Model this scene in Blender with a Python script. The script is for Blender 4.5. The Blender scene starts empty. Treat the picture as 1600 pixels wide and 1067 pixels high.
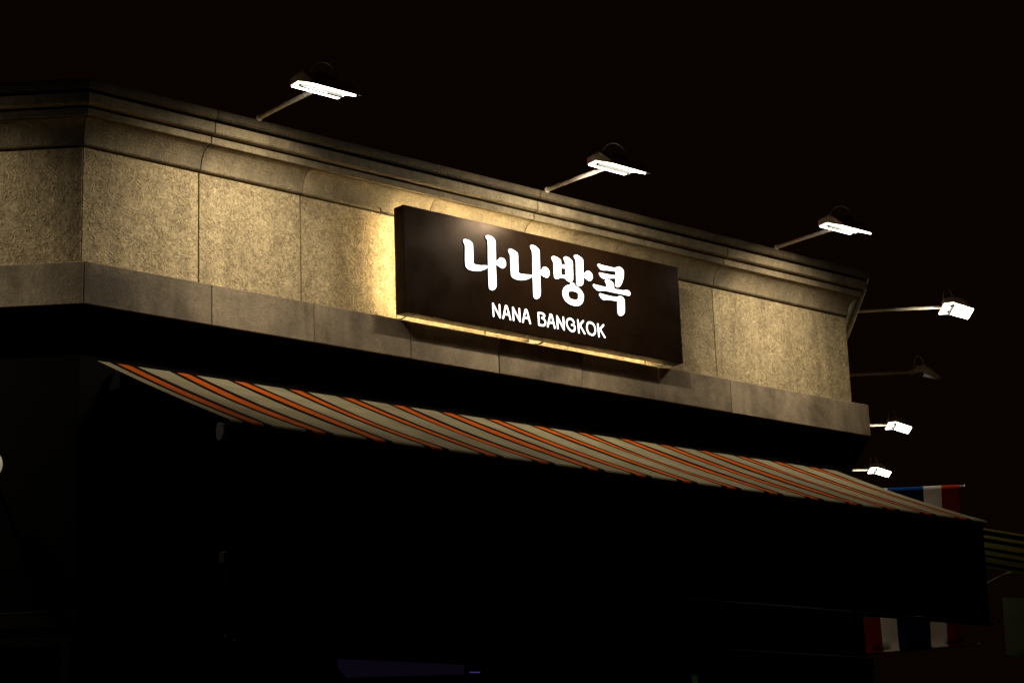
import bpy, bmesh, math, random
from mathutils import Vector, Matrix
random.seed(7)
S = bpy.context.scene
COL = S.collection

# ---------------------------------------------------------------- camera, night sky, exposure
cam_d = bpy.data.cameras.new('camera')
cam = bpy.data.objects.new('camera', cam_d); COL.objects.link(cam)
cam_d.sensor_width = 36.0; cam_d.lens = 72.31
cam_d.clip_start = 0.1; cam_d.clip_end = 2000
YAW, PITCH, ROLL = 0.72864448, 0.24878757, -0.03573161
F = Vector((math.sin(YAW)*math.cos(PITCH), math.cos(YAW)*math.cos(PITCH), math.sin(PITCH)))
R0 = Vector((math.cos(YAW), -math.sin(YAW), 0)); U0 = R0.cross(F)
RR = R0*math.cos(ROLL)+U0*math.sin(ROLL); UU = -R0*math.sin(ROLL)+U0*math.cos(ROLL)
cam.matrix_world = Matrix(((RR.x, UU.x, -F.x, -4.65209), (RR.y, UU.y, -F.y, -8.22258),
                           (RR.z, UU.z, -F.z, 1.6), (0, 0, 0, 1)))
S.camera = cam
W = bpy.data.worlds.new('World'); S.world = W; W.use_nodes = True
bg = W.node_tree.nodes['Background']            # black night sky with a trace of warm city glow
bg.inputs['Color'].default_value = (1.0, 0.30, 0.06, 1); bg.inputs['Strength'].default_value = 0.0026
S.view_settings.view_transform = 'Standard'; S.view_settings.look = 'None'
S.view_settings.exposure = 0.0; S.view_settings.gamma = 1.0; S.view_settings.use_curve_mapping = False

# ---------------------------------------------------------------- materials
def nt(name):
    m = bpy.data.materials.new(name); m.use_nodes = True
    return m, m.node_tree, m.node_tree.nodes['Principled BSDF']
def plain(name, col, rough=0.6, metal=0.0, bump=0.0, scale=40.0, var=0.15, spec=0.5):
    """base colour broken up by two scales of noise, a little relief"""
    m, t, b = nt(name); N, Lk = t.nodes, t.links
    tc = N.new('ShaderNodeTexCoord')
    n = N.new('ShaderNodeTexNoise'); n.inputs['Scale'].default_value = scale; n.inputs['Detail'].default_value = 4
    Lk.new(tc.outputs['Object'], n.inputs['Vector'])
    r = N.new('ShaderNodeMapRange'); r.inputs['From Min'].default_value = .3; r.inputs['From Max'].default_value = .7
    r.inputs['To Min'].default_value = 1-var; r.inputs['To Max'].default_value = 1+var
    Lk.new(n.outputs['Fac'], r.inputs['Value'])
    v = N.new('ShaderNodeVectorMath'); v.operation = 'SCALE'; v.inputs[0].default_value = col
    Lk.new(r.outputs['Result'], v.inputs['Scale']); Lk.new(v.outputs['Vector'], b.inputs['Base Color'])
    rr = N.new('ShaderNodeMapRange'); rr.inputs['To Min'].default_value = max(0, rough-.12); rr.inputs['To Max'].default_value = min(1, rough+.12)
    Lk.new(n.outputs['Fac'], rr.inputs['Value']); Lk.new(rr.outputs['Result'], b.inputs['Roughness'])
    b.inputs['Metallic'].default_value = metal; b.inputs['Specular IOR Level'].default_value = spec
    if bump:
        bp = N.new('ShaderNodeBump'); bp.inputs['Strength'].default_value = bump; bp.inputs['Distance'].default_value = .004
        Lk.new(n.outputs['Fac'], bp.inputs['Height']); Lk.new(bp.outputs['Normal'], b.inputs['Normal'])
    return m
def emis(name, col, strength, base=(.8, .8, .8)):
    m, t, b = nt(name)
    b.inputs['Base Color'].default_value = (*base, 1)
    b.inputs['Emission Color'].default_value = (*col, 1); b.inputs['Emission Strength'].default_value = strength
    return m
def granite(name, light, dark, contrast, bumps, stain):
    """flamed granite: worm-like crystal flecks, dark mica dots, broad water stains"""
    m, t, b = nt(name); N, Lk = t.nodes, t.links
    tc = N.new('ShaderNodeTexCoord'); oi = N.new('ShaderNodeObjectInfo')
    off = N.new('ShaderNodeVectorMath'); off.operation = 'MULTIPLY_ADD'
    off.inputs[1].default_value = (7.3, 5.1, 3.7); Lk.new(oi.outputs['Random'], off.inputs[0]); Lk.new(tc.outputs['Object'], off.inputs[2])
    vec = off.outputs['Vector']
    def noise(sc, det, dist, rough=.5):
        n = N.new('ShaderNodeTexNoise'); n.inputs['Scale'].default_value = sc; n.inputs['Detail'].default_value = det
        n.inputs['Distortion'].default_value = dist; n.inputs['Roughness'].default_value = rough
        Lk.new(vec, n.inputs['Vector']); return n.outputs['Fac']
    def rng(s, a, c, lo, hi):
        r = N.new('ShaderNodeMapRange'); r.inputs['From Min'].default_value = a; r.inputs['From Max'].default_value = c
        r.inputs['To Min'].default_value = lo; r.inputs['To Max'].default_value = hi; Lk.new(s, r.inputs['Value']); return r.outputs['Result']
    def mul(a, c, op='MULTIPLY'):
        q = N.new('ShaderNodeMath'); q.operation = op
        for i, x in enumerate((a, c)):
            if isinstance(x, float): q.inputs[i].default_value = x
            else: Lk.new(x, q.inputs[i])
        return q.outputs[0]
    worm = noise(21, 2.0, 3.2)
    fine = noise(120, 2.0, .8)
    vor = N.new('ShaderNodeTexVoronoi'); vor.inputs['Scale'].default_value = 52; vor.inputs['Randomness'].default_value = 1
    Lk.new(vec, vor.inputs['Vector'])
    dots = rng(vor.outputs['Distance'], .10, .30, 1-.55*contrast, 1)
    big = noise(2.1, 5, .4, .6)
    st = rng(big, .36, .62, 1-stain, 1.05)
    def ridge(sc, dist, mask_sc, wd):
        n = noise(sc, 1.0, dist); a = N.new('ShaderNodeMath'); a.operation = 'SUBTRACT'; Lk.new(n, a.inputs[0]); a.inputs[1].default_value = .5
        c = N.new('ShaderNodeMath'); c.operation = 'ABSOLUTE'; Lk.new(a.outputs[0], c.inputs[0])
        return mul(rng(c.outputs[0], 0, wd, 1, 0), rng(noise(mask_sc, 1, 0), .44, .52, 0, 1))
    lightw = ridge(16, 2.4, 13, .07); darkw = ridge(18, 2.8, 15, .05)
    sv = N.new('ShaderNodeVectorMath'); sv.operation = 'MULTIPLY'; sv.inputs[1].default_value = (9, 9, .7); Lk.new(vec, sv.inputs[0])
    sn = N.new('ShaderNodeTexNoise'); sn.inputs['Scale'].default_value = 1.6; sn.inputs['Detail'].default_value = 5; Lk.new(sv.outputs['Vector'], sn.inputs['Vector'])
    streak = rng(sn.outputs['Fac'], .35, .6, .80, 1.04)
    f = rng(mul(mul(rng(worm, .36, .64, .15, .75), mul(lightw, .55), 'ADD'), mul(darkw, .75), 'SUBTRACT'), 0, 1.05, 0, 1)
    mix = N.new('ShaderNodeMix'); mix.data_type = 'RGBA'
    mix.inputs['A'].default_value = (*dark, 1); mix.inputs['B'].default_value = (*light, 1)
    Lk.new(rng(f, 0, 1, .5-.5*contrast, .5+.5*contrast), mix.inputs['Factor'])
    k = mul(mul(dots, st), mul(rng(fine, .3, .7, 1-.25*contrast, 1+.25*contrast), mul(rng(oi.outputs['Random'], 0, 1, .84, 1.08), streak)))
    sc = N.new('ShaderNodeVectorMath'); sc.operation = 'SCALE'; Lk.new(mix.outputs['Result'], sc.inputs[0]); Lk.new(k, sc.inputs['Scale'])
    Lk.new(sc.outputs['Vector'], b.inputs['Base Color'])
    b.inputs['Roughness'].default_value = .75; b.inputs['Specular IOR Level'].default_value = .35
    h = mul(mul(worm, mul(fine, .35), 'ADD'), mul(lightw, mul(darkw, -1.0), 'ADD'), 'ADD')
    bp = N.new('ShaderNodeBump'); bp.inputs['Strength'].default_value = bumps; bp.inputs['Distance'].default_value = .006
    Lk.new(h, bp.inputs['Height']); Lk.new(bp.outputs['Normal'], b.inputs['Normal'])
    return m
def fabric(name, col, trans):
    m, t, b = nt(name); N, Lk = t.nodes, t.links
    tc = N.new('ShaderNodeTexCoord')
    n = N.new('ShaderNodeTexNoise'); n.inputs['Scale'].default_value = 6; n.inputs['Detail'].default_value = 6
    Lk.new(tc.outputs['Object'], n.inputs['Vector'])
    r = N.new('ShaderNodeMapRange'); r.inputs['From Min'].default_value = .3; r.inputs['From Max'].default_value = .7
    r.inputs['To Min'].default_value = .8; r.inputs['To Max'].default_value = 1.12; Lk.new(n.outputs['Fac'], r.inputs['Value'])
    v = N.new('ShaderNodeVectorMath'); v.operation = 'SCALE'; v.inputs[0].default_value = col
    Lk.new(r.outputs['Result'], v.inputs['Scale']); Lk.new(v.outputs['Vector'], b.inputs['Base Color'])
    b.inputs['Roughness'].default_value = .9; b.inputs['Specular IOR Level'].default_value = .03
    w = N.new('ShaderNodeTexNoise'); w.inputs['Scale'].default_value = 260; w.inputs['Detail'].default_value = 1
    Lk.new(tc.outputs['Object'], w.inputs['Vector'])
    bp = N.new('ShaderNodeBump'); bp.inputs['Strength'].default_value = .15; bp.inputs['Distance'].default_value = .001
    Lk.new(w.outputs['Fac'], bp.inputs['Height']); Lk.new(bp.outputs['Normal'], b.inputs['Normal'])
    tr = N.new('ShaderNodeBsdfTranslucent'); Lk.new(v.outputs['Vector'], tr.inputs['Color'])
    mx = N.new('ShaderNodeMixShader'); mx.inputs[0].default_value = trans
    Lk.new(b.outputs[0], mx.inputs[1]); Lk.new(tr.outputs[0], mx.inputs[2])
    Lk.new(mx.outputs[0], N['Material Output'].inputs['Surface'])
    return m

M_wall = granite('flamed_granite', (.57, .45, .26), (.23, .175, .095), .9, .5, .2)
M_band = granite('honed_granite', (.41, .325, .22), (.24, .185, .125), .45, .2, .65)
M_corn = granite('cornice_granite', (.36, .285, .175), (.19, .15, .09), .6, .4, .45)
M_cope = granite('shaded_coping_granite', (.17, .13, .075), (.09, .065, .035), .6, .5, .5)  # darker granite: shade above the lamp cutoff painted into the colour
M_core = plain('mortar', (.05, .042, .03), .9)
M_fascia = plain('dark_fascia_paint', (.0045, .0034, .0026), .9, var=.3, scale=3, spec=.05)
M_frame = plain('black_aluminium', (.006, .005, .004), .6, .0, var=.2, spec=.15)
M_signb = plain('sign_box_paint', (.012, .006, .003), .28, .0, var=.15, scale=7, spec=.06)
M_letter = emis('lit_acrylic', (1, .975, 1), 1.7)
M_letters = plain('letter_side', (.25, .25, .35), .4)
M_led = emis('warm_led_strip', (1.0, .78, .42), 60)
M_arm = plain('white_lamp_arm', (.58, .52, .44), .5, .0, var=.1)
M_body = plain('lamp_body_grey', (.62, .52, .42), .55, .0, var=.15)
M_pale = plain('lightened_lamp_paint', (.85, .70, .56), .45, var=.1)  # lighter copy of the lamp paint, spill from nearby lamps painted in
M_refl = plain('lamp_reflector', (.75, .75, .75), .3, .2, var=.05)
M_glass = emis('lamp_glass_lit', (1.0, .91, .72), 16)
M_glass2 = emis('lamp_side_glass_lit', (1.0, .93, .80), 9)
M_pinkd = plain('brown_metal', (.13, .09, .06), .5)
M_off = plain('lamp_glass_off', (.10, .10, .10), .25, var=.1)
M_dark = plain('dark_metal', (.02, .02, .02), .5, .2)
M_cable = plain('grey_cable', (.75, .75, .70), .4)
M_white = fabric('cream_awning_fabric', (.265, .235, .15), .12)
M_orange = fabric('orange_awning_fabric', (.46, .085, .008), .08)
M_black = fabric('black_awning_fabric', (.004, .003, .002), .02)
M_blind = plain('black_blind_fabric', (.008, .006, .005), .8, var=.3, scale=8, spec=.1)
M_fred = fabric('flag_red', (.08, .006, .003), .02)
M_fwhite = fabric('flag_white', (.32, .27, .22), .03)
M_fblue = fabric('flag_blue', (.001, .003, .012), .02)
M_sred = fabric('lit_sleeve_red', (.6, .05, .02), .1)  # sleeve copies of the flag colours, lamplight painted in as brighter tones
M_swhite = fabric('lit_sleeve_white', (.8, .76, .7), .1)
M_sblue = fabric('lit_sleeve_blue', (.01, .08, .35), .1)
M_chrome = plain('chrome', (.7, .7, .7), .15, 1.0, var=.05)
M_pole = plain('flag_pole_white', (.6, .6, .58), .35)
M_asph = plain('asphalt', (.05, .05, .05), .9, bump=.6, scale=60, var=.3)
M_pave = plain('pavement_stone', (.16, .15, .14), .85, bump=.3, scale=20, var=.2)
M_line = plain('road_paint', (.6, .6, .58), .7, var=.2)
M_glow = emis('lantern_glass', (1.0, .92, .62), .14)
M_purple = emis('purple_light_panel', (.45, .25, .9), .006)
M_violet = emis('violet_led', (.35, .2, 1.0), .12)
M_green = emis('green_light_tube', (.25, .5, .12), .012)
M_tarp = plain('green_canvas', (.12, .14, .08), .8)
M_pink = plain('pinkish_metal', (.45, .30, .24), .5)
m, t, b = nt('shop_glass'); M_pane = m
b.inputs['Base Color'].default_value = (.9, .9, .9, 1); b.inputs['Roughness'].default_value = .03
b.inputs['Transmission Weight'].default_value = 1; b.inputs['IOR'].default_value = 1.02

M_signb.node_tree.nodes['Principled BSDF'].inputs['Specular Tint'].default_value = (1, .62, .38, 1)
# ---------------------------------------------------------------- helpers
def empty(name, loc=(0, 0, 0), rz=0.0):
    o = bpy.data.objects.new(name, None); COL.objects.link(o)
    o.location = loc; o.rotation_euler = (0, 0, rz); o.empty_display_size = .1
    return o
def tag(o, label=None, cat=None, group=None, kind=None):
    if label: o['label'] = label
    if cat: o['category'] = cat
    if group: o['group'] = group
    if kind: o['kind'] = kind
    return o
def link(name, bm, mat, parent=None, smooth=False, bevel=0.0):
    if bevel:
        bmesh.ops.bevel(bm, geom=list(bm.edges), offset=bevel, segments=1, affect='EDGES', clamp_overlap=True)
    bmesh.ops.recalc_face_normals(bm, faces=bm.faces)
    me = bpy.data.meshes.new(name)
    bm.to_mesh(me); bm.free()
    for mm in (mat if isinstance(mat, (list, tuple)) else [mat]): me.materials.append(mm)
    if smooth:
        for p in me.polygons: p.use_smooth = True
    o = bpy.data.objects.new(name, me); COL.objects.link(o)
    if parent: o.parent = parent
    return o
def box(bm, x0, x1, y0, y1, z0, z1):
    v = [bm.verts.new(p) for p in ((x0, y0, z0), (x1, y0, z0), (x1, y1, z0), (x0, y1, z0), (x0, y0, z1), (x1, y0, z1), (x1, y1, z1), (x0, y1, z1))]
    for f in ((3, 2, 1, 0), (4, 5, 6, 7), (0, 1, 5, 4), (1, 2, 6, 5), (2, 3, 7, 6), (3, 0, 4, 7)):
        bm.faces.new([v[i] for i in f])
    return bm
def mkbox(name, mat, parent, dims, bevel=0.0):
    return link(name, box(bmesh.new(), *dims), mat, parent, bevel=bevel)
def tube(bm, pts, r, n=10, cap=True):
    pts = [Vector(p) for p in pts]; rings = []
    for i, p in enumerate(pts):
        d = (pts[min(i+1, len(pts)-1)]-pts[max(i-1, 0)]).normalized()
        a = d.cross(Vector((0, 0, 1)));
        if a.length < 1e-3: a = d.cross(Vector((1, 0, 0)))
        a.normalize(); c = d.cross(a)
        rad = r[i] if isinstance(r, (list, tuple)) else r
        rings.append([bm.verts.new(p+(a*math.cos(2*math.pi*k/n)+c*math.sin(2*math.pi*k/n))*rad) for k in range(n)])
    for i in range(len(rings)-1):
        for k in range(n):
            bm.faces.new((rings[i][k], rings[i][(k+1) % n], rings[i+1][(k+1) % n], rings[i+1][k]))
    if cap:
        bm.faces.new(rings[0][::-1]); bm.faces.new(rings[-1])
    return bm
def mktube(name, mat, parent, pts, r, n=10):
    return link(name, tube(bmesh.new(), pts, r, n), mat, parent, smooth=True)
def prism(bm, poly, off):
    """poly: 3-D points of one cap, off: extrusion vector"""
    a = [bm.verts.new(p) for p in poly]; c = [bm.verts.new(Vector(p)+Vector(off)) for p in poly]
    bm.faces.new(a[::-1]); bm.faces.new(c)
    for i in range(len(a)):
        j = (i+1) % len(a); bm.faces.new((a[i], a[j], c[j], c[i]))
    return bm

# ---------------------------------------------------------------- building: three faces of a cut street corner
L = 5.6; MIT = math.tan(math.radians(22.5)); Q = math.sqrt(.5)
FACES = {'front': (Vector((0, 0, 0)), Vector((1, 0, 0)), Vector((0, -1, 0))),
         'left': (Vector((0, 0, 0)), Vector((-Q, Q, 0)), Vector((-Q, -Q, 0))),
         'right': (Vector((L, 0, 0)), Vector((Q, Q, 0)), Vector((Q, -Q, 0)))}
def P3(face, s, p, z):
    O, d, n = FACES[face]; return O+d*s+n*p+Vector((0, 0, z))
def course(name, mat, face, profile, joints, gap=.004, m0=True, m1=False, bevel=.0025, smooth=False):
    """a row of separate stones with the given section; the ends at a building corner are mitred"""
    out = []
    for i in range(len(joints)-1):
        a, c = joints[i], joints[i+1]; bm = bmesh.new()
        A, B = [], []
        for (p, z) in profile:
            s0 = a+gap/2 if (i or not m0) else a-MIT*p+.0015
            s1 = c-gap/2 if (i < len(joints)-2 or not m1) else c+MIT*p-.0015
            dp = random.Random(i*7+len(name)).uniform(-.0012, .0012) if p > -.02 else 0
            A.append(P3(face, s0, p+dp, z)); B.append(P3(face, s1, p+dp, z))
        va = [bm.verts.new(v) for v in A]; vb = [bm.verts.new(v) for v in B]
        bm.faces.new(va[::-1]); bm.faces.new(vb); n = len(va)
        for k in range(n): bm.faces.new((va[k], va[(k+1) % n], vb[(k+1) % n], vb[k]))
        o = link(name, bm, mat, BLD, bevel=bevel if not smooth else 0)
        if smooth:
            for q in o.data.polygons: q.use_smooth = False
        out.append(o)
    return out
BLD = empty('corner_building', (0, 0, 0))
tag(BLD, 'stone clad corner building with a cut corner front, moulded cornice and dark shop floor', 'building')
ZB, ZT, ZC = 4.174, 4.377, 4.975
def ngon(pts, z0, z1, name, mat, inset=0.0):
    return link(name, prism(bmesh.new(), [(x, y, z0) for x, y in pts], (0, 0, z1-z0)), mat, BLD)
i_ = .035
foot = [(MIT*i_, i_), (L-MIT*i_, i_), (L+Q*9, Q*9+i_*1.4), (6, 12.4), (-Q*6, Q*6+i_*1.4)]
ngon(foot, 3.15, 5.17, 'wall_core', M_core)
roof = [(-.03, -.06), (L+.03, -.06), (L+Q*9, Q*9), (6, 12.4), (-Q*6, Q*6)]
ngon(roof, 5.172, 5.22, 'roof', M_core)
wallp = [(-.03, ZT+.002), (0, ZT+.002), (0, ZC-.003), (-.03, ZC-.003)]
bandp = [(-.03, ZB), (.0987, ZB), (.0987, ZT), (-.03, ZT)]
cove = [(-.03, ZC+.007), (.012, ZC+.007)]
for k in range(0, 9):
    a = math.radians(90*k/8); cove.append((.018+.078*(1-math.cos(a)), ZC+.012+.103*math.sin(a)))
cove += [(-.03, ZC+.115)]
low = [(-.03, 5.0935), (.112, 5.0935), (.112, 5.1295), (-.03, 5.1295)]
mid = [(-.03, 5.1385), (.140, 5.1385), (.148, 5.1445), (.148, 5.189), (.142, 5.195), (-.03, 5.195)]
top = [(-.03, 5.206), (.158, 5.206), (.170, 5.214), (.174, 5.232), (.170, 5.250), (.160, 5.257), (-.03, 5.262)]
J = [0, .647, 1.262, 1.878, 2.493, 3.109, 3.724, 4.339, L]
JB = [0, .66, 1.27, 1.89, 2.50, 3.12, 3.73, 4.344, L]
JC = [0, .647, 2.786, 4.339, L]; JV = [0, .647, 1.262, 2.10, 2.786, 3.50, 4.339, L]
JL = [0, .92, 1.84, 2.76, 3.68, 4.6, 6.0]; JR = [0, 1.2, 2.4, 3.6, 4.8, 6.0, 7.5, 9.0]
for fc, jw, jb, jc, jv, e in (('front', J, JB, JC, JV, True), ('left', JL, JL, JL, JL, False), ('right', JR, JR, JR, JR, False)):
    course('wall_panel', M_wall, fc, wallp, jw, .007, True, e)
    course('band_stone', M_band, fc, bandp, jb, .0035, True, e)
    course('cove_stone', M_corn, fc, cove, jv, .006, True, e, smooth=True)
    course('lower_cornice_stone', M_corn, fc, low, jc, .005, True, e)
    course('middle_cornice_stone', M_corn, fc, mid, jc, .005, True, e, bevel=.0015)
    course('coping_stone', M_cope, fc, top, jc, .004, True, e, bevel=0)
# shaded back of the grooves between the courses
gr = [(-.03, 5.1297), (.096, 5.1297), (.096, 5.1383), (-.03, 5.1383)]
gr2 = [(-.03, 5.1952), (.118, 5.1952), (.118, 5.2058), (-.03, 5.2058)]
for fc, e in (('front', True), ('left', False), ('right', False)):
    ln = {'front': L, 'left': 6.0, 'right': 9.0}[fc]
    course('groove_bed', M_core, fc, gr, [0, ln], 0, True, e, bevel=0)
    course('groove_bed', M_core, fc, gr2, [0, ln], 0, True, e, bevel=0)
    # dark fascia boards under the stone band, down to the shop front head
    fj = {'front': [0, 1.4, 2.8, 4.2, L], 'left': [0, 1.5, 3.0, 4.5, 6.0], 'right': [0, 1.8, 3.6, 5.4, 7.2, 9.0]}[fc]
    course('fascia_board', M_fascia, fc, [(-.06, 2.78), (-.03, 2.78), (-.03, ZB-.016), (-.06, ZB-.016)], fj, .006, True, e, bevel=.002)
    course('soffit_board', M_fascia, fc, [(-.06, ZB-.014), (.088, ZB-.014), (.088, ZB-.0025), (-.06, ZB-.0025)], fj, .003, True, e, bevel=0)  # added dark sheet standing in for shade under the band
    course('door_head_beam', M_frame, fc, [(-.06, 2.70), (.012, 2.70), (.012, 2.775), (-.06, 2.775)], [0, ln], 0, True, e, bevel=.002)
    course('base_plinth', M_frame, fc, [(-.06, .0), (.0, .0), (.0, .16), (-.06, .16)], [0, ln], 0, True, e, bevel=.002)
    O, d, n = FACES[fc]; nb = round(ln/1.4)
    for k in range(nb):
        a, c = k*ln/nb, (k+1)*ln/nb
        fr = bmesh.new()
        for (s0, s1, z0, z1) in ((a+.004, a+.06, .165, 2.695), (c-.06, c-.004, .165, 2.695), (a+.062, c-.062, .165, .24), (a+.062, c-.062, 2.62, 2.695)):
            if k == 0 and s0 < .01: s0 += .02
            prism(fr, [P3(fc, s0, -.055, z0), P3(fc, s1, -.055, z0), P3(fc, s1, .0, z0), P3(fc, s0, .0, z0)], (0, 0, z1-z0))
        w = link('shop_window', fr, M_frame, BLD)
        pn = prism(bmesh.new(), [P3(fc, a+.061, -.032, .241), P3(fc, c-.061, -.032, .241), P3(fc, c-.061, -.024, .241), P3(fc, a+.061, -.024, .241)], (0, 0, 2.378))
        link('pane', pn, M_pane, w)
# closed back of the shop floor, its ceiling and floor
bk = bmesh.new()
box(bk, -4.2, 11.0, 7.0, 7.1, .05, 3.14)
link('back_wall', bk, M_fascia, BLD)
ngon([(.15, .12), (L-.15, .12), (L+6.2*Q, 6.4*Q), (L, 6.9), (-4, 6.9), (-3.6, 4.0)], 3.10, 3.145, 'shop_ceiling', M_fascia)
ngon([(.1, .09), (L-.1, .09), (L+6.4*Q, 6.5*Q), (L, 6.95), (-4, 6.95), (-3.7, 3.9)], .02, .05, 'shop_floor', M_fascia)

# ---------------------------------------------------------------- shop sign: black box, lit letters, warm light behind it
SX0, SX1, SZ0, SZ1, SYB, SYF = 1.793, 3.858, 4.394, 4.978, -.100, -.181
SIGN = empty('shop_sign', ((SX0+SX1)/2, SYB, SZ0))
tag(SIGN, 'black box sign with glowing white Korean lettering above the words NANA BANGKOK', 'sign')
def at_sign(o):
    o.matrix_parent_inverse = Matrix.Translation((-(SX0+SX1)/2, -SYB, -SZ0)); return o
bm = box(bmesh.new(), SX0, SX1, SYF, SYB, SZ0, SZ1)
at_sign(link('cabinet', bm, M_signb, SIGN, bevel=.003))
def spline(pts, n=5):
    """closed Catmull-Rom; a doubled point stays a sharp corner"""
    out = []; m = len(pts)
    for i in range(m):
        p0, p1, p2, p3 = pts[i-1], pts[i], pts[(i+1) % m], pts[(i+2) % m]
        if p1 == p2: continue
        if p0 == p1: p0 = p1
        if p3 == p2: p3 = p2
        for k in range(n):
            t = k/n; q = []
            for c in (0, 1):
                q.append(.5*((2*p1[c])+(-p0[c]+p2[c])*t+(2*p0[c]-5*p1[c]+4*p2[c]-p3[c])*t*t+(-p0[c]+3*p1[c]-3*p2[c]+p3[c])*t**3))
            out.append(tuple(q))
    return out
def letter_mesh(loops_list, y_front, y_back):
    """each entry: outer loop (+ hole loops) in sign-plane metres, extruded to real thickness"""
    bm = bmesh.new()
    for k, loops in enumerate(loops_list):
        yf = y_front-.0003*k; edges = []; rims = []
        for lp in loops:
            vs = [bm.verts.new((x, yf, z)) for x, z in lp]
            edges += [bm.edges.new((vs[i], vs[(i+1) % len(vs)])) for i in range(len(vs))]; rims.append(vs)
        r = bmesh.ops.triangle_fill(bm, edges=edges, use_beauty=True, use_dissolve=False)
        for vs in rims:
            bs = [bm.verts.new((v.co.x, y_back, v.co.z)) for v in vs]
            for i in range(len(vs)):
                j = (i+1) % len(vs)
                f = bm.faces.new((vs[i], vs[j], bs[j], bs[i])); f.material_index = 1
    return bm
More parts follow.
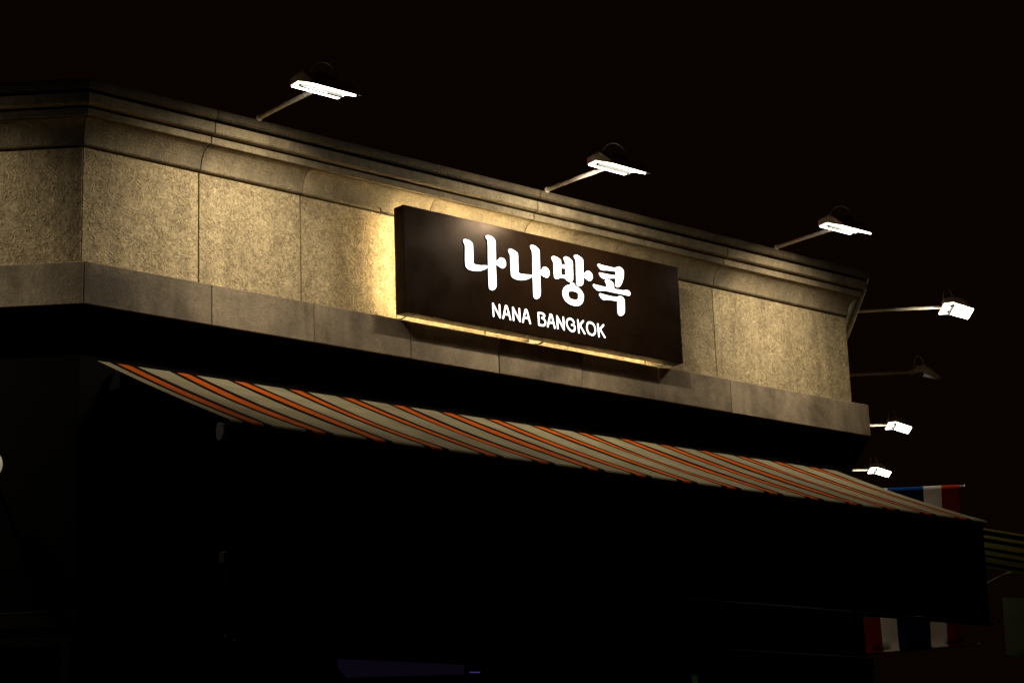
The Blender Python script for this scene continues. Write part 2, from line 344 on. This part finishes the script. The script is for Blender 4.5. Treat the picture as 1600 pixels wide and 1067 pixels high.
HANGUL = [[[[(2.1945,4.8491),(2.2023,4.8569),(2.2178,4.8596),(2.2376,4.8568),(2.255,4.8492),(2.2625,4.8363),(2.2633,4.8117),(2.2624,4.7303),(2.2624,4.7303),(2.2835,4.7275),(2.3192,4.7307),(2.353,4.7364),(2.3631,4.7313),(2.3568,4.7214),(2.3362,4.7091),(2.3045,4.6968),(2.2732,4.6916),(2.2422,4.69),(2.2204,4.6951),(2.2076,4.7071),(2.2041,4.7311),(2.2049,4.7734),(2.2066,4.8195),(2.1992,4.8341)]],[[(2.3553,4.9007),(2.3623,4.9073),(2.3805,4.9106),(2.4028,4.9056),(2.4204,4.8944),(2.4252,4.8791),(2.4248,4.8397),(2.4233,4.7735),(2.4233,4.7735),(2.4381,4.7813),(2.45,4.794),(2.4661,4.7986),(2.4841,4.7945),(2.4948,4.7802),(2.4939,4.7586),(2.4818,4.7441),(2.468,4.7389),(2.45,4.7423),(2.4367,4.749),(2.4225,4.7537),(2.4225,4.7537),(2.4218,4.6967),(2.4221,4.6401),(2.4177,4.6216),(2.4013,4.6067),(2.3854,4.6024),(2.3699,4.607),(2.3662,4.624),(2.3657,4.6875),(2.3667,4.7763),(2.3688,4.8692),(2.3593,4.8889)]]],[[[(2.516,4.8487),(2.5239,4.8579),(2.5392,4.8606),(2.5631,4.8558),(2.5802,4.8478),(2.5853,4.8349),(2.5854,4.8007),(2.5848,4.7322),(2.5848,4.7322),(2.6075,4.7308),(2.6428,4.7332),(2.6739,4.7359),(2.6847,4.7315),(2.6776,4.7218),(2.6549,4.7095),(2.6235,4.6982),(2.5926,4.6925),(2.562,4.6926),(2.5405,4.6993),(2.5302,4.7113),(2.5288,4.7468),(2.5282,4.7808),(2.5279,4.8217),(2.5198,4.8357)]],[[(2.6785,4.901),(2.6869,4.909),(2.7047,4.9108),(2.7267,4.9049),(2.744,4.8934),(2.7478,4.8801),(2.7469,4.828),(2.7459,4.7726),(2.7459,4.7726),(2.7584,4.7816),(2.7703,4.7957),(2.7862,4.8001),(2.8039,4.7943),(2.8165,4.7774),(2.8141,4.7579),(2.8011,4.742),(2.7875,4.7387),(2.7676,4.7434),(2.7545,4.7499),(2.746,4.7571),(2.746,4.7571),(2.7452,4.6898),(2.7447,4.6451),(2.7368,4.6216),(2.7205,4.607),(2.7071,4.6035),(2.6919,4.6094),(2.688,4.6293),(2.6888,4.6979),(2.6904,4.784),(2.6919,4.867),(2.6835,4.8863)]]],[[[(2.8373,4.8615),(2.8451,4.8711),(2.8604,4.8743),(2.8818,4.8714),(2.8995,4.8637),(2.9076,4.8535),(2.9066,4.8357),(2.9066,4.8357),(2.9405,4.8375),(2.9405,4.8375),(2.9379,4.8536),(2.9293,4.8705),(2.9321,4.8809),(2.9433,4.8872),(2.9649,4.8849),(2.9862,4.8768),(2.9966,4.8669),(2.9971,4.837),(2.9954,4.7701),(2.9902,4.7543),(2.97,4.7444),(2.9527,4.7449),(2.9401,4.7528),(2.9382,4.7581),(2.9382,4.7581),(2.8992,4.756),(2.8837,4.7479),(2.8684,4.7444),(2.8535,4.7469),(2.8499,4.7595),(2.8484,4.7955),(2.8488,4.8353),(2.8418,4.849)],[(2.9058,4.8134),(2.9058,4.8134),(2.9401,4.8158),(2.9401,4.8158),(2.938,4.7766),(2.938,4.7766),(2.905,4.7762),(2.905,4.7762)]],[[(3.0094,4.8991),(3.0165,4.9087),(3.0342,4.9118),(3.058,4.9048),(3.0751,4.8953),(3.0787,4.8808),(3.078,4.8405),(3.0769,4.8068),(3.0769,4.8068),(3.0903,4.8174),(3.102,4.8284),(3.1177,4.832),(3.1352,4.8271),(3.1475,4.8117),(3.144,4.7893),(3.1298,4.7753),(3.1164,4.7731),(3.0991,4.7787),(3.0862,4.7849),(3.0768,4.7901),(3.0768,4.7901),(3.0746,4.7597),(3.066,4.7416),(3.0456,4.731),(3.0281,4.7305),(3.0199,4.7408),(3.0198,4.7907),(3.0218,4.8712),(3.0139,4.8865)]],[[(2.9705,4.7378),(2.9787,4.7435),(2.9938,4.7423),(3.0065,4.7347),(3.0082,4.7267),(3.0298,4.7225),(3.0552,4.7066),(3.0693,4.6855),(3.0701,4.6624),(3.0599,4.6376),(3.0391,4.6195),(3.0102,4.61),(2.9754,4.6096),(2.9413,4.6192),(2.9185,4.6371),(2.909,4.6603),(2.9127,4.6872),(2.929,4.7096),(2.9514,4.7225),(2.9725,4.7275)],[(2.9532,4.6771),(2.9624,4.6869),(2.9801,4.692),(3.0062,4.6922),(3.0256,4.6869),(3.0304,4.6728),(3.0282,4.6575),(3.0168,4.6481),(2.9947,4.644),(2.9688,4.6466),(2.9556,4.6577)]]],[[[(3.1918,4.8819),(3.2012,4.8885),(3.2212,4.8858),(3.257,4.8844),(3.2931,4.8843),(3.3271,4.8853),(3.3434,4.8914),(3.3596,4.8965),(3.38,4.8948),(3.3953,4.8837),(3.3987,4.8672),(3.3946,4.8393),(3.3835,4.8103),(3.3683,4.7875),(3.3492,4.7735),(3.3332,4.7717),(3.328,4.781),(3.3308,4.8238),(3.3308,4.8238),(3.2887,4.8159),(3.2385,4.8053),(3.2186,4.8088),(3.2059,4.8202),(3.1998,4.831),(3.2047,4.8368),(3.2271,4.8372),(3.263,4.8373),(3.2992,4.8389),(3.3319,4.8409),(3.3319,4.8409),(3.3344,4.8651),(3.3344,4.8651),(3.3007,4.8619),(3.2689,4.86),(3.2281,4.8542),(3.2105,4.858),(3.1956,4.8707)]],[[(3.147,4.7535),(3.1554,4.7606),(3.182,4.7591),(3.2176,4.7582),(3.2557,4.7575),(3.2557,4.7575),(3.2525,4.7789),(3.2444,4.7928),(3.2517,4.8017),(3.2677,4.8057),(3.2923,4.8022),(3.3097,4.7915),(3.314,4.7753),(3.3143,4.7585),(3.3143,4.7585),(3.3529,4.7596),(3.3847,4.7602),(3.408,4.7666),(3.4285,4.7665),(3.4429,4.7552),(3.4405,4.7412),(3.4287,4.735),(3.3922,4.7353),(3.3376,4.7352),(3.2835,4.735),(3.2385,4.7346),(3.1845,4.727),(3.1649,4.7346),(3.1522,4.7443)]],[[(3.193,4.7073),(3.2015,4.7143),(3.2237,4.7121),(3.2594,4.711),(3.2999,4.7107),(3.3363,4.714),(3.3457,4.7195),(3.3618,4.7238),(3.3819,4.7185),(3.3923,4.7032),(3.3927,4.6762),(3.39,4.6352),(3.3797,4.6168),(3.3585,4.6052),(3.3405,4.6075),(3.3337,4.6199),(3.3343,4.6503),(3.3345,4.6874),(3.3345,4.6874),(3.2984,4.6868),(3.2622,4.6846),(3.2282,4.6783),(3.2107,4.6832),(3.198,4.6947)]]]]
LATIN = [[[(2.393,4.5287),(2.3949,4.4599)],[(2.393,4.5287),(2.4405,4.4589)],[(2.4392,4.528),(2.4405,4.4589)]],[[(2.4634,4.459),(2.4837,4.5293)],[(2.4837,4.5293),(2.4923,4.5272),(2.4987,4.5114),(2.5151,4.4588)],[(2.473,4.4828),(2.5032,4.484)]],[[(2.5356,4.5283),(2.5381,4.4589)],[(2.5356,4.5283),(2.5845,4.4591)],[(2.582,4.5286),(2.5845,4.4591)]],[[(2.6057,4.4588),(2.6272,4.5298)],[(2.6272,4.5298),(2.636,4.5289),(2.6424,4.5106),(2.6589,4.4588)],[(2.6157,4.484),(2.6455,4.4844)]],[[(2.7217,4.5267),(2.7236,4.4593)],[(2.7217,4.5267),(2.7508,4.5282),(2.7653,4.5224),(2.7648,4.5132),(2.7479,4.5016)],[(2.7479,4.5016),(2.7653,4.4939),(2.7721,4.4813),(2.766,4.4667),(2.7532,4.4603),(2.7236,4.4593)]],[[(2.7888,4.4598),(2.8104,4.5303)],[(2.8104,4.5303),(2.8193,4.5294),(2.8259,4.5132),(2.8409,4.4595)],[(2.7975,4.485),(2.8274,4.4856)]],[[(2.8612,4.5288),(2.8635,4.4605)],[(2.8612,4.5288),(2.91,4.4593)],[(2.9078,4.5289),(2.91,4.4593)]],[[(2.9887,4.5111),(2.9788,4.5246),(2.9578,4.5295),(2.939,4.5186),(2.9325,4.4993),(2.9398,4.4797),(2.9557,4.4648),(2.9735,4.4593),(2.9892,4.4674),(2.9933,4.4852),(2.9863,4.4969),(2.9711,4.4958)]],[[(3.0187,4.5294),(3.0238,4.4597)],[(3.0601,4.5309),(3.0267,4.4982)],[(3.0325,4.5037),(3.0667,4.4601)]],[[(3.114,4.5308),(3.1369,4.5249),(3.1496,4.5058),(3.1498,4.4826),(3.1379,4.4658),(3.1236,4.4602),(3.1009,4.4662),(3.0882,4.4852),(3.0881,4.5107),(3.0983,4.5261),(3.114,4.5308)]],[[(3.1728,4.529),(3.1778,4.4599)],[(3.2165,4.5308),(3.1817,4.4977)],[(3.1867,4.5031),(3.223,4.4606)]]]

for g in HANGUL:
    at_sign(link('letter', letter_mesh([[spline(lp) for lp in st] for st in g], SYF-.006, SYF-.0005), [M_letter, M_letters], SIGN))
def stroke_loop(pts, r=.0057):
    """outline of a round-ended pen stroke"""
    out = []; n = len(pts)
    # densify with an open Catmull-Rom
    if n > 2:
        dense = []
        for i in range(n-1):
            p0, p1, p2, p3 = pts[max(i-1, 0)], pts[i], pts[i+1], pts[min(i+2, n-1)]
            for k in range(5):
                t = k/5; dense.append(tuple(.5*((2*p1[c])+(-p0[c]+p2[c])*t+(2*p0[c]-5*p1[c]+4*p2[c]-p3[c])*t*t+(-p0[c]+3*p1[c]-3*p2[c]+p3[c])*t**3) for c in (0, 1)))
        dense.append(pts[-1]); pts = dense; n = len(pts)
    return pts, r
for g in LATIN:
    bm = bmesh.new()
    for k, st in enumerate(g):
        pts, r = stroke_loop(st)
        yf = SYF-.0045-.0002*k
        # one strip per stroke: quads along it and a fan at both ends
        Lft, Rgt = [], []
        for i, p in enumerate(pts):
            a = pts[max(i-1, 0)]; c = pts[min(i+1, len(pts)-1)]
            dx, dz = c[0]-a[0], c[1]-a[1]; ln = math.hypot(dx, dz) or 1; nx, nz = -dz/ln*r, dx/ln*r
            Lft.append((p[0]+nx, p[1]+nz)); Rgt.append((p[0]-nx, p[1]-nz))
        def fan(c, frm, sgn):
            a0 = math.atan2(frm[1]-c[1], frm[0]-c[0])
            return [(c[0]+r*math.cos(a0+sgn*math.pi*q/6), c[1]+r*math.sin(a0+sgn*math.pi*q/6)) for q in range(1, 6)]
        e1 = fan(pts[-1], Lft[-1], -1); e0 = fan(pts[0], Rgt[0], -1)
        lv = [bm.verts.new((x, yf, z)) for x, z in Lft]; rv = [bm.verts.new((x, yf, z)) for x, z in Rgt]
        c1 = [bm.verts.new((x, yf, z)) for x, z in e1]; c0 = [bm.verts.new((x, yf, z)) for x, z in e0]
        for i in range(len(lv)-1): bm.faces.new((lv[i], lv[i+1], rv[i+1], rv[i]))
        bm.faces.new([lv[-1]]+c1+[rv[-1]]); bm.faces.new([rv[0]]+c0+[lv[0]])
        loop = lv+c1+rv[::-1]+c0
        if pts[0] != pts[-1]:
            bs = [bm.verts.new((v.co.x, SYF-.0005, v.co.z)) for v in loop]
            for i in range(len(loop)):
                j = (i+1) % len(loop); f = bm.faces.new((loop[i], loop[j], bs[j], bs[i])); f.material_index = 1
    at_sign(link('letter', bm, [M_letter, M_letters], SIGN))
# LED strips on the back of the cabinet, facing the wall
for dims in ((SX0+.012, SX0+.026, SYB+.001, SYB+.009, SZ0+.03, SZ1-.03),
             (SX0+.05, SX0+1.30, SYB+.001, SYB+.009, SZ1-.030, SZ1-.018),
             (SX0+.05, SX1-.08, SYB+.001, SYB+.009, SZ0+.020, SZ0+.030)):
    at_sign(mkbox('led_strip', M_led, SIGN, dims))
for x in (1.86, 2.83, 3.79):
    at_sign(mktube('bracket', M_dark, SIGN, [(x, SYB-.02, SZ0+.006), (x+.012, -.05, SZ0+.002), (x+.03, .0, SZ0+.016)], .0045, 6))
at_sign(mkbox('junction_box', M_pinkd, SIGN, (2.775, 2.812, -.045, -.001, SZ0-.008, SZ0+.026), .002))
at_sign(mktube('power_lead', M_dark, SIGN, [(1.775, -.002, 4.985), (1.768, -.02, 4.992), (1.762, -.03, 4.975), (1.772, -.045, 4.962), (1.80, -.07, 4.958)], .0035, 6))

# ---------------------------------------------------------------- floodlights on arms from the coping
BEAM = 8.0
def floodlight(arm_len, lit=True, aim=0.0, power=1.0, spread=140, down=51):
    root = empty('floodlight')
    mktube('arm', M_arm, root, [(0, 0, 0), (0, -arm_len*.5, .002), (0, -arm_len-.04, 0)], .0115, 12)
    fl = mktube('wall_flange', M_arm, root, [(0, .006, 0), (0, -.006, 0)], .016, 14)
    y0 = -arm_len; y1 = y0-.075; y2 = y1-.122; zA, zB = -.012, -.066; h = .145
    def quadprism(a, b, c, d, t): return prism(bmesh.new(), [a, b, c, d], t)
    # grey housing: lid with a raised middle, end cheeks
    bm = bmesh.new()
    sec = [(y0, zA+.002), (y0, zA+.036), (y0-.05, zA+.046), (y0-.11, zA+.040), (y2-.004, zB+.016), (y2-.004, zB+.004), (y1, zA+.008)]
    prism(bm, [(-h, y, z) for y, z in sec], (2*h, 0, 0))
    link('housing', bm, M_body, root, bevel=.003)
    mkbox('driver_box', M_body, root, (-.055, .055, y0-.11, y0-.03, zA+.042, zA+.062), .004)
    # flat inner glass with its tube holders, tilted outer glass that throws the light on the wall
    g1 = quadprism((-h+.008, y0-.004, zA), (h-.008, y0-.004, zA), (h-.008, y1+.003, zA), (-h+.008, y1+.003, zA), (0, 0, -.004))
    link('inner_glass', g1, M_glass2 if lit else M_off, root)
    rail = box(bmesh.new(), -h+.012, h-.03, y1-.001, y1+.016, zA-.020, zA-.0045)
    link('rail', rail, M_dark, root)
    for x0, x1 in ((-h+.02, -h+.052), (.03, .062)):
        mkbox('tube_holder', M_dark, root, (x0, x1, y1+.014, y1+.028, zA-.014, zA-.0045))
    for x0 in (-.062, -.03, -.018):
        mkbox('clip', M_dark, root, (x0, x0+.006, y1+.013, y1+.020, zA-.009, zA-.0045))
    e = -.036
    g2 = quadprism((-h+.006, y1-.003, zA-.002), (h-.006, y1-.003, zA-.002), (h-.006+e, y2, zB), (-h+.006+e*.2, y2, zB), (0, .0012, -.004))
    link('outer_glass', g2, M_glass if lit else M_off, root)
    hood = quadprism((-h, y1-.002, zA+.0005), (h, y1-.002, zA+.0005), (h+e+.006, y2-.006, zB+.003), (-h+e*.2-.004, y2-.006, zB+.003), (0, -.0005, .004))
    link('hood', hood, M_body, root)
    if lit:   # the lamp's own beam, thrown down at the wall by its reflector
        ld = bpy.data.lights.new('beam', 'AREA'); ld.shape = 'RECTANGLE'; ld.size = .22; ld.size_y = .035
        ld.energy = BEAM*power; ld.color = (1.0, .865, .64); ld.spread = math.radians(spread)
        lo_ = bpy.data.objects.new('beam', ld); COL.objects.link(lo_); lo_.parent = root
        lo_.location = (0, y1-.012, zA-.026)
        lo_.rotation_euler = Vector((aim, math.cos(math.radians(down)), -math.sin(math.radians(down)))).to_track_quat('-Z', 'Y').to_euler()
    # looped supply cable above the head
    pts = []
    for k in range(13):
        a = math.pi*k/12
        pts.append((.045-.055*math.cos(a)-.04, y0-.015-.045*(1-math.cos(a)), zA+.045+.095*math.sin(a)))
    mktube('cable', M_cable, root, pts, .0042, 8)
    mkbox('hinge', M_body, root, (-h+.02, -h+.05, y0-.085, y0-.05, zA+.044, zA+.060), .002)
    return root
PH = {True: None, False: None}
def copy_tree(o, parent=None):
    c = o.copy(); COL.objects.link(c)
    if parent: c.parent = parent
    for ch in list(o.children): copy_tree(ch, c)
    return c
GL = 'floodlights on arms along the roof edge'
a1 = floodlight(.47, power=1.5, spread=125)
front = [floodlight(.47, aim=-.08, power=1.0, spread=112), floodlight(.47, power=2.7, spread=176, down=62), floodlight(.47, aim=.05, power=.9, spread=112)]
for o, x, lab in zip(front, (.888, 2.836, 4.765),
        ('lit floodlight on a white arm above the plain stone left of the sign',
         'lit floodlight on a white arm directly above the black sign',
         'lit floodlight on a white arm above the stone panel right of the sign')):
    o.location = (x, -.172, 5.262); tag(o, lab, 'floodlight', GL)
front[1].rotation_euler.z = math.radians(1.0); front[2].rotation_euler.z = math.radians(-.8)
rights = [(.965, floodlight(.60, spread=160)), (4.98, floodlight(.665, spread=160)), (7.16, floodlight(.73, spread=160))]
for (s, o), lab in zip(rights, ("lit floodlight on a long arm, highest of the row past the right building corner",
                                'lit floodlight with a cable loop, just right of the stone band end',
                                'small lit floodlight furthest back, just above the end of the striped awning')):
    o.location = P3('right', s, .172, 5.262); o.rotation_euler.z = math.radians(45); tag(o, lab, 'floodlight', GL)
ro = floodlight(.64, lit=False)
ro.location = P3('right', 2.95, .172, 5.262); ro.rotation_euler = (0, -.19, math.radians(45))
for ch in ro.children:
    if ch.name.split('.')[0] in ('arm', 'housing', 'hood', 'hinge', 'driver_box'): ch.data.materials[0] = M_pale
tag(ro, 'unlit floodlight on a pale arm, the dark one between lit ones on the side wall', 'floodlight', GL)
lo = a1; lo.location = P3('left', 1.22, .172, 5.262); lo.rotation_euler.z = math.radians(-45)
tag(lo, 'lit floodlight over the left side wall, just outside the left edge of the photo', 'floodlight', GL)

# ---------------------------------------------------------------- striped awnings
def stripe_edges(x0, x1, first, period=.3247):
    """list of (x, material index) cells: 0 cream, 1 orange, 2 black"""
    cells = []; k = math.floor((x0-first)/period)-1
    while first+k*period < x1:
        o = first+k*period
        for a, b_, mi in ((-.125, 0, 2), (0, .20, 1), (.20, .335, 2), (.335, .875, 0)):
            lo_, hi_ = max(x0, o+a*period), min(x1, o+b_*period)
            if hi_-lo_ > 1e-5: cells.append((lo_, hi_, mi))
        k += 1
    return cells
def awning_cloth(face, s0, s1, first, qa, za, qb, zb, drop, thick=.0014):
    bm = bmesh.new()
    prof = []
    for k in range(9):
        t = k/8; sag = -.010*math.sin(math.pi*t); prof.append((qa+(qb-qa)*t, za+(zb-za)*t+sag))
    for a in range(1, 6):
        an = math.radians(90*a/5); prof.append((qb+.022*math.sin(an), zb-.022*(1-math.cos(an))-.004*a/5))
    prof.append((qb+.022, zb-.022-drop))
    def ring(s):
        w = .004*math.sin(s*9.3)+.003*math.sin(s*23.1+1)
        return [bm.verts.new(P3(face, s, q+ (w if i > 13 else 0), z+w*math.sin(math.pi*min(i, 8)/8))) for i, (q, z) in enumerate(prof)]
    prev = None; px = None
    for a, c, mi in stripe_edges(s0, s1, first):
        steps = 3 if mi == 0 else 1
        for j in range(steps):
            u0, u1 = a+(c-a)*j/steps, a+(c-a)*(j+1)/steps
            A = prev if prev is not None and abs(px-u0) < 1e-6 else ring(u0)
            B = ring(u1)
            for i in range(len(A)-1):
                f = bm.faces.new((A[i], B[i], B[i+1], A[i+1])); f.material_index = mi
            prev, px = B, u1
    return bm
AW = empty('striped_awning', (2.65, -.10, 3.91))
tag(AW, 'long cream, orange and black striped awning with a black blind, below the stone band', 'awning', 'striped awnings of the shop')
def keep(o, root):
    o.matrix_parent_inverse = Matrix.Translation(root.location).inverted(); return o
cl = keep(link('canopy_cloth', awning_cloth('front', .036, 5.273, .140, .10, 3.912, 1.17, 3.443, .022), [M_white, M_orange, M_black], AW, smooth=True), AW)
keep(mkbox('cassette', M_frame, AW, (.16, 5.22, -.085, .028, 3.80, 3.885), .006), AW)
keep(mktube('front_bar', M_frame, AW, [(.05, -1.165, 3.415), (5.26, -1.165, 3.415)], .018, 12), AW)
bm = bmesh.new(); prev = None
for k in range(89):
    x = .05+5.215*k/88; w = .004*math.sin(x*5)+.003*math.sin(x*13+2)
    rg = [bm.verts.new((x, -1.16+y+w*j, z)) for (y, z, j) in ((0, 3.400, 0), (0, 3.1, 1), (0, 2.855, 1.5), (.003, 2.855, 1.5), (.003, 3.1, 1), (.003, 3.400, 0))]
    if prev:
        for i in range(6): bm.faces.new((prev[i], rg[i], rg[(i+1) % 6], prev[(i+1) % 6]))
    else: bm.faces.new(rg)
    prev = rg
bm.faces.new(prev[::-1])
keep(link('drop_blind', bm, M_blind, AW, smooth=False), AW)
keep(mktube('blind_bar', M_frame, AW, [(.045, -1.16, 2.842), (5.27, -1.16, 2.842)], .012, 10), AW)
for x in (.045, 4.045):
    keep(mkbox('blind_bracket', M_pinkd, AW, (x-.03, x-.004, -1.185, -1.135, 2.835, 2.885), .006), AW)
for x in (.06, 5.25):
    bm = bmesh.new()
    prism(bm, [(x-.03, -1.10, 3.44), (x-.03, -1.155, 3.425), (x-.03, -1.160, 3.385), (x-.03, -1.13, 3.352), (x-.03, -1.095, 3.36), (x-.03, -1.085, 3.41)], (.035, 0, 0))
    keep(link('end_cap', bm, plain('grey_plastic', (.30, .31, .29), .6) if x < 1 else M_frame, AW, bevel=.006), AW)
for x in (.5, 2.65, 4.8):
    keep(mktube('folding_arm', M_frame, AW, [(x, -.06, 3.78), (x+.35, -.60, 3.60), (x, -1.14, 3.41)], .016, 8), AW)
keep(mktube('pull_chain', M_frame, AW, [(.035, -1.16, 2.83), (.035, -1.16, 2.50)], .002, 6), AW)
for p in ((.028, -1.17, 2.540), (.066, -1.175, 2.527)):
    bm = bmesh.new(); bmesh.ops.create_uvsphere(bm, u_segments=12, v_segments=8, radius=.007, matrix=Matrix.Translation(p))
    keep(link('chain_bead', bm, M_chrome, AW, smooth=True), AW)

M_yellow = fabric('yellow_awning_fabric', (.24, .21, .04), .22)
AS = empty('striped_awning', P3('right', 1.9, .10, 3.93))
tag(AS, 'short dim striped awning on the side wall, past the right end of the long awning', 'awning', 'striped awnings of the shop')
keep(link('canopy_cloth', awning_cloth('right', 1.02, 2.66, 1.14, .10, 3.905, 1.95, 3.50, .03), [M_yellow, M_black, M_black], AS, smooth=True), AS)
keep(link('cassette', prism(bmesh.new(), [P3('right', 1.02, -.028, 3.80), P3('right', 2.66, -.028, 3.80), P3('right', 2.66, .10, 3.80), P3('right', 1.02, .10, 3.80)], (0, 0, .09)), M_frame, AS), AS)
keep(mktube('front_bar', M_frame, AS, [P3('right', 1.03, 1.955, 3.475), P3('right', 2.65, 1.955, 3.475)], .018, 10), AS)
keep(mktube('support_arm', M_pink, AS, [P3('right', 2.72, 1.15, 3.51), P3('right', 2.68, 1.40, 3.62)], .012, 8), AS)
bm = bmesh.new(); g0 = [P3('right', 3.3, 1.42, 3.50), P3('right', 3.3, 1.92, 3.46), P3('right', 3.3, 1.95, 3.12), P3('right', 3.3, 1.52, 3.02), P3('right', 3.3, 1.41, 3.05)]
prism(bm, g0, P3('right', .02, 0, 0)-P3('right', 0, 0, 0))
keep(link('side_curtain', bm, M_tarp, AS), AS)

# ---------------------------------------------------------------- hanging flag banner
FL = empty('flag_banner', P3('right', .42, 0, 3.9))
tag(FL, 'red, white and blue flag banner hanging behind the right end of the long awning', 'flag')
keep(mktube('pole', M_pole, FL, [P3('right', .42, -.03, 3.9), P3('right', .42, .735, 3.9)], .008, 10), FL)
bm = bmesh.new(); bmesh.ops.create_uvsphere(bm, u_segments=12, v_segments=8, radius=.011, matrix=Matrix.Translation(P3('right', .42, .738, 3.9)))
keep(link('finial', bm, M_chrome, FL, smooth=True), FL)
u_ = .1165; mats = [0, 1, 2, 2, 1, 0]
bm = bmesh.new(); prev = None
A3 = Vector((.42, .02, 2.84)); B3 = Vector((.46, .645, 2.872))
NQ = 36
for i in range(NQ+1):
    t = i/NQ; q = t*.70
    col_ = []
    # sleeve round the pole
    for a in range(-8, 7):
        an = math.radians(90+a*22.5) ; col_.append(P3('right', .42+.0125*math.cos(an), q, 3.9+.0125*math.sin(an)))
    top_ = Vector((.42+.0125*math.cos(math.radians(90+6*22.5)), q, 3.9-.009))
    bot = A3.lerp(B3, t)
    for j in range(1, 15):
        v = j/14; w = top_.lerp(bot, v)
        w.x += .010*math.sin(t*17+v*2)*v+.018*math.sin(math.pi*v)*math.cos(t*5)
        if v > .9: w.x -= (v-.9)*.18
        col_.append(P3('right', w.x, w.y, w.z))
    # hem round the lower rod
    for a in range(0, 12):
        an = math.radians(0-a*28); col_.append(P3('right', bot.x-.018+.011*math.cos(an)-.011, bot.y, bot.z+.011*math.sin(an)))
    ring_ = [bm.verts.new(c) for c in col_]
    if prev:
        mi = mats[min(5, int((t-.5/NQ)*6))]
        for k in range(len(ring_)-1):
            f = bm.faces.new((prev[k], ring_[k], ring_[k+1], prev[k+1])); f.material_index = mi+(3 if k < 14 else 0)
    prev = ring_
keep(link('cloth', bm, [M_fred, M_fwhite, M_fblue, M_sred, M_swhite, M_sblue], FL, smooth=True), FL)
d3 = (B3-A3).normalized(); a_ = A3-d3*.02; b_ = B3+d3*.10
keep(mktube('lower_rod', M_chrome, FL, [P3('right', a_.x-.03, a_.y, a_.z), P3('right', b_.x-.03, b_.y, b_.z)], .0045, 10), FL)
bm = bmesh.new(); bmesh.ops.create_uvsphere(bm, u_segments=12, v_segments=8, radius=.008, matrix=Matrix.Translation(P3('right', b_.x-.03, b_.y, b_.z)))
keep(link('rod_knob', bm, M_chrome, FL, smooth=True), FL)

# ---------------------------------------------------------------- small things in the dark
LN = empty('wall_lantern', P3('left', .374, .0, 3.43))
tag(LN, 'round dimly lit wall lantern cut off by the left edge of the photo', 'lantern')
c0 = P3('left', .374, .15, 3.43)
bm = bmesh.new(); bmesh.ops.create_uvsphere(bm, u_segments=20, v_segments=14, radius=.07, matrix=Matrix.Translation(c0))
keep(link('globe', bm, M_glow, LN, smooth=True), LN)
keep(mktube('bracket', M_frame, LN, [P3('left', .374, -.03, 3.35), P3('left', .374, .10, 3.34), P3('left', .374, .15, 3.365)], .01, 8), LN)
keep(mktube('cap', M_frame, LN, [P3('left', .374, .15, 3.355), P3('left', .374, .15, 3.372)], .035, 14), LN)
CP = empty('ceiling_light', (4.2, 2.9, 3.1))
tag(CP, 'very dim purple ceiling light panel behind the shop glass, low in the photo', 'ceiling light')
cp = [(3.66, 3.0), (4.11, 2.2), (5.05, 3.3), (4.36, 3.8)]
keep(link('panel', prism(bmesh.new(), [(x, y, 2.95) for x, y in cp], (0, 0, .03)), M_purple, CP), CP)
fr = prism(bmesh.new(), [(x*1.01-.042, y*1.01-.03, 2.981) for x, y in cp], (0, 0, .03))
keep(link('frame', fr, M_frame, CP), CP)
for p in ((4.1, 2.8), (4.6, 3.2)):
    keep(mktube('hanger', M_frame, CP, [(p[0], p[1], 3.012), (p[0], p[1], 3.099)], .01, 6), CP)
keep(mktube('led_end', M_violet, CP, [(5.02, 3.20, 2.955), (5.09, 3.17, 2.955)], .005, 6), CP)
GT = mktube('light_tube', M_green, None, [(4.62, .6, 2.76), (4.64, .6, 2.40)], .018, 10)
tag(GT, 'faint green upright light tube behind the shop glass near the bottom edge', 'light tube')

# ---------------------------------------------------------------- ground
g = mkbox('road', M_asph, None, (-150, 150, -150, 150, -.5, -.13)); tag(g, kind='structure')
pv = [P3('left', 40, 3.0, 0), P3('left', -1.24, 3.0, 0), P3('right', -1.24, 3.0, 0), P3('right', 40, 3.0, 0), Vector((3, 60, 0))]
g = link('pavement', prism(bmesh.new(), [(v.x, v.y, -.126) for v in pv], (0, 0, .126)), M_pave); tag(g, kind='structure')
kb = bmesh.new()
for fc, a, c in (('left', -1.24, 40), ('front', -1.24, L+1.24), ('right', -1.24, 40)):
    prism(kb, [P3(fc, a, 3.004, -.126), P3(fc, c, 3.004, -.126), P3(fc, c+(.06 if fc == 'front' else 0), 3.15, -.126), P3(fc, a-.06, 3.15, -.126)], (0, 0, .124))
g = link('kerb', kb, M_pave); tag(g, kind='structure')
g = mkbox('road_marking', M_line, None, (-30, 40, -6.1, -5.95, -.128, -.124)); tag(g, kind='structure')
